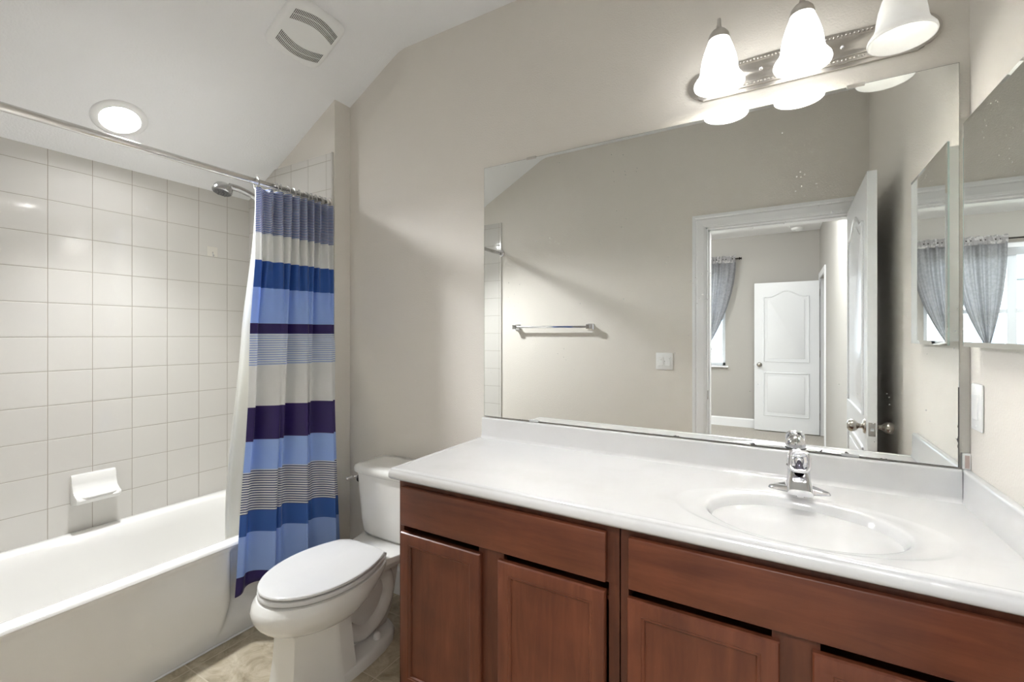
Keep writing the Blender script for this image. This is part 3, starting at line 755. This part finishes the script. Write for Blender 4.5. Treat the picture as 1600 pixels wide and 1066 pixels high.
# tank
def rr_ring(hx, y0, y1, z, e=.28, bow=.0, n=64):
    out = []
    cy, hy = (y0+y1)/2, (y1-y0)/2
    for i in range(n):
        a = 2*PI*i/n; c, s = sup(a, e); y = cy+hy*s
        if s < 0: y -= bow*(1-c*c)
        out.append((AX+hx*c, y, z))
    return out
bm = bmesh.new()
R = [rr_ring(.140, -.045, -.185, .376), rr_ring(.154, -.035, -.197, .380), rr_ring(.163, -.030, -.204, .394), rr_ring(.173, -.025, -.208, .45), rr_ring(.192, -.020, -.212, .60), rr_ring(.199, -.018, -.214, .668)]
R = [[(x, y - .012*(1-((x-AX)/.21)**2)*(1 if y < -.12 else 0), z) for x, y, z in r] for r in R]
add_loft(bm, R); part('tank', bm, PORC, tl, smooth=50)
bm = bmesh.new()
R = [rr_ring(.203, -.015, -.219, .664), rr_ring(.209, -.012, -.225, .668), rr_ring(.211, -.011, -.227, .686), rr_ring(.207, -.013, -.223, .697), rr_ring(.195, -.02, -.211, .702), rr_ring(.14, -.06, -.17, .703)]
R = [[(x, y - .012*(1-((x-AX)/.22)**2)*(1 if y < -.12 else 0), z) for x, y, z in r] for r in R]
add_loft(bm, R); part('tank_lid', bm, PORC, tl, smooth=50)
tv = part('flush_lever', lathe([(.0, -.020), (.010, -.020), (.014, -.012), (.020, -.006), (.021, 0)], (AX-.193, -.185, .628), axis='x', n=24), CHROME, tl, smooth=50)
part('lever_arm', tube(smooth_path([(AX-.207, -.185, .628), (AX-.218, -.186, .630), (AX-.230, -.196, .630), (AX-.240, -.225, .624)], 4), [(.007, .005)]*8+[(.010, .007)]*5, n=12), CHROME, tv, smooth='all')
# supply valve behind
sv = empty('supply_valve', (-1.245, -.03, .16), 'small chrome water supply valve on the wall behind the toilet', 'valve')
part('valve_body', tube([(-1.245, -.014, .17), (-1.245, -.06, .17)], .010, n=12), CHROME, sv, smooth=40)
part('supply_hose', tube(smooth_path([(-1.245, -.055, .17), (-1.25, -.06, .22), (-1.29, -.09, .31), (-1.32, -.11, .395)], 5), .005, n=8), CHROME, sv, smooth='all')
# ---------------------------------------------------------------- vanity
FY, DY = -.535, -.554
def shaker(parent, x0, x1, z0, z1):
    d = bpy.data.objects.new('door', None); C.objects.link(d); d.parent = parent; d.location = Vector(((x0+x1)/2, DY, z0)) - wloc(parent)
    st = .046; yb = FY-.001
    bm = bmesh.new()
    # frame as mitred loft with eased outer edge and inner bead
    P = [(0, yb), (0, DY+.006), (.003, DY+.0015), (.007, DY), (st-.010, DY), (st-.008, DY+.002), (st-.006, DY+.0015), (st-.003, DY+.002), (st, DY+.006), (st, DY+.009), (st, yb)]
    cs = [(x0, z0, 1, 1), (x1, z0, -1, 1), (x1, z1, -1, -1), (x0, z1, 1, -1)]
    R = [[(cx+dx*a, y, cz_+dz*a) for a, y in P] for cx, cz_, dx, dz in cs]
    V = [[bm.verts.new(p) for p in r] for r in R]; n = len(P)
    for i in range(4):
        a, b = V[i], V[(i+1) % 4]
        for k in range(n): bm.faces.new([a[k], a[(k+1) % n], b[(k+1) % n], b[k]])
    part('frame', bm, WOODV, d, smooth=30)
    part('centre_panel', box(x0+st-.004, x1-st+.004, DY+.0085, yb-.001, z0+st-.004, z1-st+.004), WOODV, d)
    return d
def cabinet(name, x0, x1, label, drawer, doors, side_l=False):
    c = empty(name, ((x0+x1)/2, -.27, 0), label, 'cabinet', 'vanity cabinets under the white countertop')
    bm = bmesh.new()
    add_box(bm, x0, x1, FY, FY+.019, .665-.006, .818); add_box(bm, x0, x0+.02, FY, FY+.019, .10, .66); add_box(bm, x1-.028, x1, FY, FY+.019, .10, .66)
    add_box(bm, x0, x1, FY, FY+.019, .10, .135)
    mid = (doors[0][1]+doors[1][0])/2; add_box(bm, mid-.045, mid+.045, FY, FY+.019, .13, .66)
    part('face_frame', bm, WOODF, c)
    bm = bmesh.new()
    add_box(bm, x0, x0+.016, FY+.019, -.002, .0, .818); add_box(bm, x1-.016, x1, FY+.019, -.002, .0, .818); add_box(bm, x0, x1, -.012, -.002, .1, .818)
    add_box(bm, x0+.016, x1-.016, FY+.019, -.012, .10, .116); add_box(bm, x0+.016, x1-.016, FY+.02, -.012, .60, .612)
    part('carcass', bm, WOODF, c)
    part('toe_kick', box(x0+.016, x1-.016, -.47, -.455, 0, .10), WOODF, c)
    part('false_drawer_front', box(drawer[0], drawer[1], DY, FY-.001, .664, .796, bev=.004, seg=3), WOODH, c, smooth=30)
    for a, b in doors: shaker(c, a, b, .115, .640)
    return c
cabinet('vanity_cabinet', -1.125, -.349, 'reddish brown cherry vanity cabinet with two doors, next to the toilet', (-1.105, -.381), ((-1.107, -.779), (-.716, -.383)))
cabinet('vanity_cabinet', -.345, XR-.002, 'reddish brown cherry vanity cabinet below the sink, against the right wall', (-.322, .418), ((-.325, .012), (.072, .418)))
# countertop with integrated oval basin
CZ = .857
ctp = empty('vanity_countertop', (-.33, -.28, .82), 'white cultured marble vanity top with an integrated oval sink', 'countertop')
X0, X1, Y0_, Y1_ = -1.118, XR-.019, -.548, -.020
SX, SY = .056, -.360
bm = bmesh.new(); n = 160
angs = sorted(set([2*PI*i/n for i in range(n)] + [math.atan2(y-SY, x-SX) % (2*PI) for x in (X0, X1) for y in (Y0_, Y1_)]))
def rect_pt(a, k=1):
    c, s = math.cos(a), math.sin(a); ts = []
    if c > 1e-9: ts.append((X1-SX)/c)
    if c < -1e-9: ts.append((X0-SX)/c)
    if s > 1e-9: ts.append((Y1_-SY)/s)
    if s < -1e-9: ts.append((Y0_-SY)/s)
    t = min(ts)*k; return SX+t*c, SY+t*s
R = [[(*rect_pt(a), CZ) for a in angs]]
def ell(a_, b_, z, cx=SX, cy=SY): return [(cx+a_*math.cos(a), cy+b_*math.sin(a), z) for a in angs]
R += [ell(.295, .178, CZ, cy=SY-.0)]
# shallow ring dish then the bowl
R = [R[0]] + [ell(.300, .184, CZ), ell(.294, .182, CZ-.0004), ell(.284, .179, CZ-.0018), ell(.272, .175, CZ-.0030), ell(.245, .169, CZ-.0036), ell(.222, .1655, CZ-.0042), ell(.217, .1625, CZ-.0058), ell(.212, .159, CZ-.010),
      ell(.206, .154, CZ-.020), ell(.196, .147, CZ-.040), ell(.180, .135, CZ-.070), ell(.155, .116, CZ-.100), ell(.12, .09, CZ-.122), ell(.08, .06, CZ-.134), ell(.04, .035, CZ-.139), ell(.021, .021, CZ-.140)]
add_loft(bm, R, cap0=False, cap1=False)
part('top', bm, MARB, ctp, smooth=60)
# moulded edge along the left end and the front
bm = bmesh.new()
P = [(0, 0), (.006, .0022), (.013, .0026), (.017, .0008), (.019, -.0035), (.0195, -.007), (.0225, -.010), (.0245, -.016), (.0250, -.024), (.0235, -.031), (.018, -.036), (.008, -.038), (-.03, -.038)]
rail = [((X0, -.002), (-1, 0)), ((X0, Y0_), (-1, -1)), ((XR-.002, Y0_), (0, -1))]
add_loft(bm, [[(p[0]+d[0]*a, p[1]+d[1]*a, CZ+h) for a, h in P] for p, d in rail], cap0=False, cap1=False)
# underside
add_box(bm, X0, XR-.003, Y0_+.001, -.003, CZ-.0375, CZ-.030)
part('moulded_edge', bm, MARB, ctp, smooth=60)
P = [(-.002, .838), (-.002, .945), (-.016, .946), (-.0195, .943), (-.0205, .938), (-.022, .870), (-.026, .861), (-.034, CZ), (-.034, .838)]
part('backsplash', prism(P, 'x', -1.128, XR-.0205), MARB, ctp, smooth=50)
q = [(XR-.001, .838), (XR-.001, .945), (XR-.014, .946), (XR-.0175, .943), (XR-.0185, .938), (XR-.0195, .868), (XR-.024, CZ), (XR-.024, .838)]
part('side_splash', prism(q, 'y', Y0_-.012, -.003), MARB, ctp, smooth=50)
dr = part('drain', lathe([(.0, .004), (.012, .004), (.016, .001), (.022, .002), (.023, -.003)], (SX, SY, CZ-.140), n=24), CHROME, ctp, smooth=50)
# ---------------------------------------------------------------- faucet
FX, FYY = .064, -.135
fc = empty('faucet', (FX, FYY, CZ), 'chrome single-handle faucet behind the oval sink', 'faucet')
bm = bmesh.new(); R = []
N_ = 40
for z, k in ((0, 1.0), (.005, 1.0), (.010, .97), (.016, .90), (.020, .78)):
    r = []
    for i in range(N_):
        a = 2*PI*i/N_; c, s = math.cos(a), math.sin(a)
        wing = abs(c)**1.4
        r.append((FX+.078*c*(k*.3+.7), FYY+(.030*(1-.30*wing))*s*k, CZ-.003+z*(1 if abs(c) < .45 else 1-.42*min(1, (abs(c)-.45)/.5))))
    R.append(r)
add_loft(bm, R); part('base_plate', bm, CHROME, fc, smooth=50)
bm = lathe([(.036, 0), (.034, .012), (.030, .025), (.0285, .045), (.0285, .062), (.027, .066)], (FX, FYY, CZ+.010), n=32)
part('body', bm, CHROME, fc, smooth=50, )
# spout: squarish, widening and dropping towards the user
bm = bmesh.new(); R = []
for y, z, hw, h in ((-.120, .050, .024, .046), (-.150, .049, .0255, .042), (-.185, .044, .0275, .034), (-.215, .037, .0290, .026), (-.238, .031, .0295, .020), (-.248, .028, .0285, .016)):
    r = []
    for i in range(28):
        c, s = sup(2*PI*i/28, .45); r.append((FX+hw*c*(1-.14*s), y, CZ+z+h/2*s))
    R.append(r)
add_loft(bm, R); part('spout', bm, CHROME, fc, smooth=50)
part('aerator', lathe([(.0, -.008), (.011, -.008), (.012, .004)], (FX, -.232, CZ+.022), n=20), CHROME, fc, smooth=40)
hdl = part('handle', lathe([(.0285, 0), (.030, .006), (.028, .020), (.021, .033), (.012, .040), (.006, .042), (.0055, .046), (.003, .048), (.0, .0485)], (FX, FYY, CZ+.077), n=32), CHROME, fc, smooth=50)
part('handle_collar', lathe([(.0285, 0), (.0312, .002), (.0312, .004), (.0285, .006)], (FX, FYY, CZ+.072), n=32), mat('dark_seam', (.15, .15, .16), .2, 1), fc, smooth=50)
loop = []
for k in range(32):
    c, s_ = sup(2*PI*k/32, .55); t = (s_+1)/2
    loop.append((FX+.0235*c, FYY-.052+.024*t, CZ+.072+.050*t))
part('lever_loop', tube(loop, (.0042, .0058), n=10, closed=True), CHROME, hdl, smooth='all')
part('lever_bridge', box(FX-.018, FX+.018, FYY-.034, FYY-.012, CZ+.108, CZ+.118, bev=.004), CHROME, hdl, smooth=40)
part('temperature_cone', lathe([(.013, 0), (.011, .010), (.005, .026), (.0, .030)], (FX, FYY-.036, CZ+.070), n=20), mat('dark_chrome', (.20, .19, .24), .12, 1), fc, smooth=50)
# ---------------------------------------------------------------- wall mirror
mz0, mz1 = .951, 2.062
mw = empty('wall_mirror', (-.3415, -.0055, mz0), 'large frameless wall mirror above the countertop', 'mirror')
mw.rotation_euler = (0, 0, -.00475)
bm = bmesh.new(); add_box(bm, -.7825, .7825, -.0055, -.0005, 0, mz1-mz0)
part('glass_backing', bm, STEEL, mw, local=True)
bm = bmesh.new(); add_box(bm, -.7818, .7818, -.0060, -.0056, .0008, mz1-mz0-.0008)
part('mirror_face', bm, MIRROR, mw, local=True)
for x, z, up_ in ((-.885, mz1, 1), (.213, mz1, 1), (-.872, mz0, -1), (.200, mz0, -1)):
    bm = bmesh.new(); xm = x+.3415
    add_box(bm, xm-.022, xm+.022, -.0085, .0035, (mz1-mz0-.006) if up_ > 0 else -.004, (mz1-mz0+.005) if up_ > 0 else .006, bev=.001, seg=1)
    part('mirror_clip', bm, NICKEL if up_ > 0 else CLIPM, mw, local=True)
sp = empty('plastic_shim', (.456, -.006, .946), 'small off-white plastic shim standing on the backsplash at the mirror corner', 'shim')
part('clip', box(.4475, .4655, -.012, -.001, .946, .990, bev=.001, seg=1), PLAST, sp)
part('foam_pad', box(.4530, .4620, -.0135, -.0118, .950, .985), SHIM, sp)
# ---------------------------------------------------------------- medicine cabinet
MY0, MY1, MZ0, MZ1, MX = -.4925, -.078, 1.284, 1.870, .4295
mc = empty('medicine_cabinet', (XR, (MY0+MY1)/2, MZ0), 'frameless mirrored medicine cabinet on the right wall above the light switch', 'cabinet')
part('case', box(MX+.007, XR+.002, MY0+.012, MY1-.012, MZ0+.012, MZ1-.012, bev=.002), PLAST, mc)
md_ = bpy.data.objects.new('mirror_door', None); C.objects.link(md_); md_.parent = mc; md_.location = Vector((MX, MY1, MZ0)) - wloc(mc)
part('door_edge', box(MX+.0022, MX+.0068, MY0, MY1, MZ0, MZ1), mat('glass_edge', (.62, .74, .72), .15), md_)
bm = bmesh.new(); bw = .012
o_ = [(MX+.0018, MY0, MZ0), (MX+.0018, MY1, MZ0), (MX+.0018, MY1, MZ1), (MX+.0018, MY0, MZ1)]
i_ = [(MX, MY0+bw, MZ0+bw), (MX, MY1-bw, MZ0+bw), (MX, MY1-bw, MZ1-bw), (MX, MY0+bw, MZ1-bw)]
ba = [(MX+.0022, y, z) for _, y, z in o_]
add_loft(bm, [ba, o_, i_]); part('bevelled_mirror', bm, MIRROR2, md_)
# ---------------------------------------------------------------- vanity light
LZ = 2.182
vl = empty('vanity_light', (.073, -.012, LZ), 'brushed nickel three-lamp bath bar with beaded edge above the mirror', 'wall light')
def plate(h, L_, endr, y0, y1, bev=0):
    """horizontal bar with stepped, rounded ends"""
    pts = []
    for s_ in (1, -1):
        seq = [(L_, -h*s_*1.0)]
        K = 16
        seq += [(L_+.012, -h*.80*s_)]
        for k in range(K+1):
            a = -PI/2*.72 + PI*.72*k/K
            seq.append((L_+.016+endr*math.cos(a)-endr*math.cos(PI/2*.72), s_*h*.80*math.sin(a)/math.sin(PI/2*.72)))
        seq += [(L_+.012, h*.80*s_)]
        pts += [(.073+s_*x, LZ+z) for x, z in seq][::1]
    # order: right side going up, then left side going down
    K2 = len(pts)//2; R_ = pts[:K2]; Lf = pts[K2:]
    poly = R_ + [(.073+.0, LZ+h)] + [(.146-x, z) for x, z in R_[::-1]] + [(.073, LZ-h)]
    return prism(poly, 'y', y0, y1, bev=bev)
part('back_plate', plate(.056, .285, .060, -.010, -.0005, bev=.003), NICKEL, vl, smooth=40)
pp = part('raised_panel', plate(.045, .275, .050, -.018, -.009, bev=.004), NICKEL, vl, smooth=40)
part('inner_panel', plate(.030, .262, .036, -.0225, -.0175, bev=.003), NICKEL, vl, smooth=40)
bm = bmesh.new()
def bead(x, z, r=.0034):
    ret = bmesh.ops.create_icosphere(bm, subdivisions=2, radius=r, matrix=Matrix.Translation((x, -.0195, z)))
for k in range(54):
    x = .073-.27+.54*k/53
    for z in (LZ-.0375, LZ+.0375): bead(x, z)
for s_ in (1, -1):
    for k in range(1, 9):
        a = -PI/2+PI*k/9; bead(.073+s_*(.270+.036*math.cos(a)), LZ+.0375*math.sin(a))
bo = part('beading', bm, NICKEL, vl, smooth='all'); 
for x in (-.035, .180): part('screw_cap', lathe([(.0, -.008), (.004, -.007), (.0055, -.003), (.006, 0)], (x, -.0225, LZ), axis='y', n=16), CHROME, vl, smooth='all')
LY = -.125
def lamp(x, bright):
    r = bpy.data.objects.new('lamp_arm', None); C.objects.link(r); r.parent = vl; r.location = Vector((x, -.0225, LZ)) - wloc(vl)
    part('arm', tube(smooth_path([(x, -.020, LZ+.010), (x, -.050, LZ+.018), (x, -.085, LZ+.060), (x, -.105, LZ+.120), (x, -.118, LZ+.140), (x, LY, LZ+.128), (x, LY, LZ+.100)], 6), .0055, n=12), NICKEL, r, smooth='all')
    part('arm_base', lathe([(.0, -.012), (.012, -.011), (.018, -.004), (.020, 0)], (x, -.0225, LZ+.008), axis='y', n=20), NICKEL, r, smooth=50)
    part('socket_cap', lathe([(.0, .118), (.007, .118), (.009, .108), (.020, .100), (.029, .088), (.033, .074), (.032, .070), (.0, .072)], (x, LY, LZ), n=28), NICKEL, r, smooth=50)
    bm = bmesh.new()
    outer = [(.029, .075), (.034, .062), (.042, .040), (.050, .012), (.054, -.012), (.056, -.030), (.060, -.043), (.067, -.053), (.073, -.062), (.0745, -.069), (.073, -.074)]
    inner = [(.071, -.0725), (.069, -.064), (.062, -.053), (.056, -.041), (.052, -.028), (.050, -.010), (.046, .012), (.038, .040), (.030, .060), (.024, .072)]
    add_lathe(bm, outer+inner, (x, LY, LZ), n=48)
    part('glass_shade', bm, SHADEM if bright else SHADED, r, smooth='all')
    part('bulb', lathe([(.0, -.034), (.012, -.032), (.022, -.024), (.0285, -.008), (.028, .008), (.020, .026), (.014, .040), (.013, .048)], (x, LY, LZ+.016), n=28), BULBM if bright else BULBD, r, smooth='all')
    return r
lamp(-.150, True); lamp(.073, True); lamp(.298, False)
# ---------------------------------------------------------------- switch plates, towel bar
sw = empty('light_switch', (XR, -.065, 1.125), 'white single rocker switch plate on the right wall under the medicine cabinet', 'light switch')
part('plate', box(XR-.0065, XR, -.100, -.030, 1.063, 1.186, bev=.004), PLAST, sw, smooth=40)
part('rocker', box(XR-.0095, XR-.006, -.0815, -.0485, 1.092, 1.157, bev=.0015), PLAST, sw)
for z in (1.075, 1.174): part('screw', lathe([(.0, -.0012), (.003, -.001), (.0034, 0)], (XR-.0065, -.065, z), axis='x', n=12), PLAST, sw)
sw2 = empty('light_switch', (-.686, YB, 1.127), 'white double rocker switch plate beside the door, seen in the mirror', 'light switch')
part('plate', box(-.744, -.628, YB, YB+.0065, 1.067, 1.187, bev=.004), PLAST, sw2, smooth=40)
for x in (-.709, -.663): part('rocker', box(x-.0165, x+.0165, YB+.006, YB+.0095, 1.094, 1.160, bev=.0015), PLAST, sw2)
tb = empty('towel_bar', (-1.56, YB, 1.377), 'chrome towel bar on the wall opposite the mirror, seen in the mirror', 'towel bar')
part('bar', box(-1.885, -1.235, YB+.046, YB+.062, 1.369, 1.385, bev=.003), CHROME, tb)
for x in (-1.885, -1.235):
    bm = bmesh.new(); R = []
    for y, h in ((0, .024), (.006, .024), (.014, .016), (.044, .015), (.050, .018), (.066, .018), (.070, .014)):
        R.append([(x-h, YB+y, 1.377-h), (x+h, YB+y, 1.377-h), (x+h, YB+y, 1.377+h), (x-h, YB+y, 1.377+h)])
    add_loft(bm, R); part('post', bm, CHROME, tb)
# ---------------------------------------------------------------- ceiling fixtures on the slope
def on_slope(o, x, y):
    o.location = (x, y, cz(x)-.0005); o.rotation_euler = (0, -math.atan(SL), 0)
dl = empty('recessed_downlight', (0, 0, 0), 'lit round recessed downlight in the sloped ceiling over the tub', 'ceiling light')
part('trim_ring', lathe([(.070, .0), (.0715, -.011), (.075, -.0125), (.088, -.010), (.101, -.001), (.101, .002)], (0, 0, 0), n=48), PLAST, dl, smooth=60, local=True)
part('lens', lathe([(.0, -.004), (.05, -.0035), (.071, -.003)], (0, 0, 0), n=48), DOWNM, dl, smooth='all', local=True)
on_slope(dl, -2.527, -.832)
sl = bpy.data.lights.new('downlight_beam', 'SPOT'); sl.energy = 18; sl.color = (.955, .975, 1.0); sl.spot_size = math.radians(118); sl.spot_blend = .7; sl.shadow_soft_size = .06
slo = bpy.data.objects.new('downlight_beam', sl); C.objects.link(slo); slo.parent = dl; slo.location = (0, 0, -.02)
vt = empty('exhaust_fan', (0, 0, 0), 'white square exhaust fan grille near the bend of the ceiling', 'exhaust fan')
bm = bmesh.new(); R = []
def rsq(h, e, z, hy=None): return [(h*sup(2*PI*i/64, e)[0], (hy or h)*sup(2*PI*i/64, e)[1], z) for i in range(64)]
for h, z in ((.134, .002), (.134, -.006), (.132, -.012), (.126, -.020), (.115, -.025), (.06, -.027)): R.append(rsq(h, .30, z))
add_loft(bm, R); part('cover', bm, PLAST, vt, smooth=50, local=True)
GRV = mat('vent_slot', (.10, .10, .09), .7)
for s_ in (1, -1):
    bm = bmesh.new(); bs = bmesh.new()
    for k in range(33):
        y = -.102+.204*k/32
        c_ = s_*(.031+.023*math.cos(y/.104*PI/2)); wd = .038 if True else 0
        zt = -.0272+.02*((abs(c_)+.02)/.142)**4
        for a, b in ((c_, c_+.0255*s_), (c_+.0285*s_, c_+.050*s_)):
            lo, hi = min(a, b), max(a, b)
            za = lambda v: -.0270 + .0016*min(1, (max(abs(v), abs(y))/.112)**2)
            vs = [bm.verts.new(p) for p in ((lo, y-.0013, za(lo)-.0012), (hi, y-.0013, za(hi)-.0012), (hi, y+.0013, za(hi)-.0012), (lo, y+.0013, za(lo)-.0012))]
            vu = [bm.verts.new((v.co.x, v.co.y, v.co.z+.005)) for v in vs]
            bm.faces.new(vs); 
            for i in range(4): bm.faces.new([vs[i], vs[(i+1) % 4], vu[(i+1) % 4], vu[i]])
    bs.free()
    part('vent_slots', bm, GRV, vt, local=True)
on_slope(vt, -1.815, -.412)
# daylight portal in the bedroom window
pl = area('window_portal', ((WX0+WX1)/2, BY-.13, (WZ0+WZ1)/2), (-PI/2, 0, 0), WX1-WX0, WZ1-WZ0, 1)
pl.data.cycles.is_portal = True
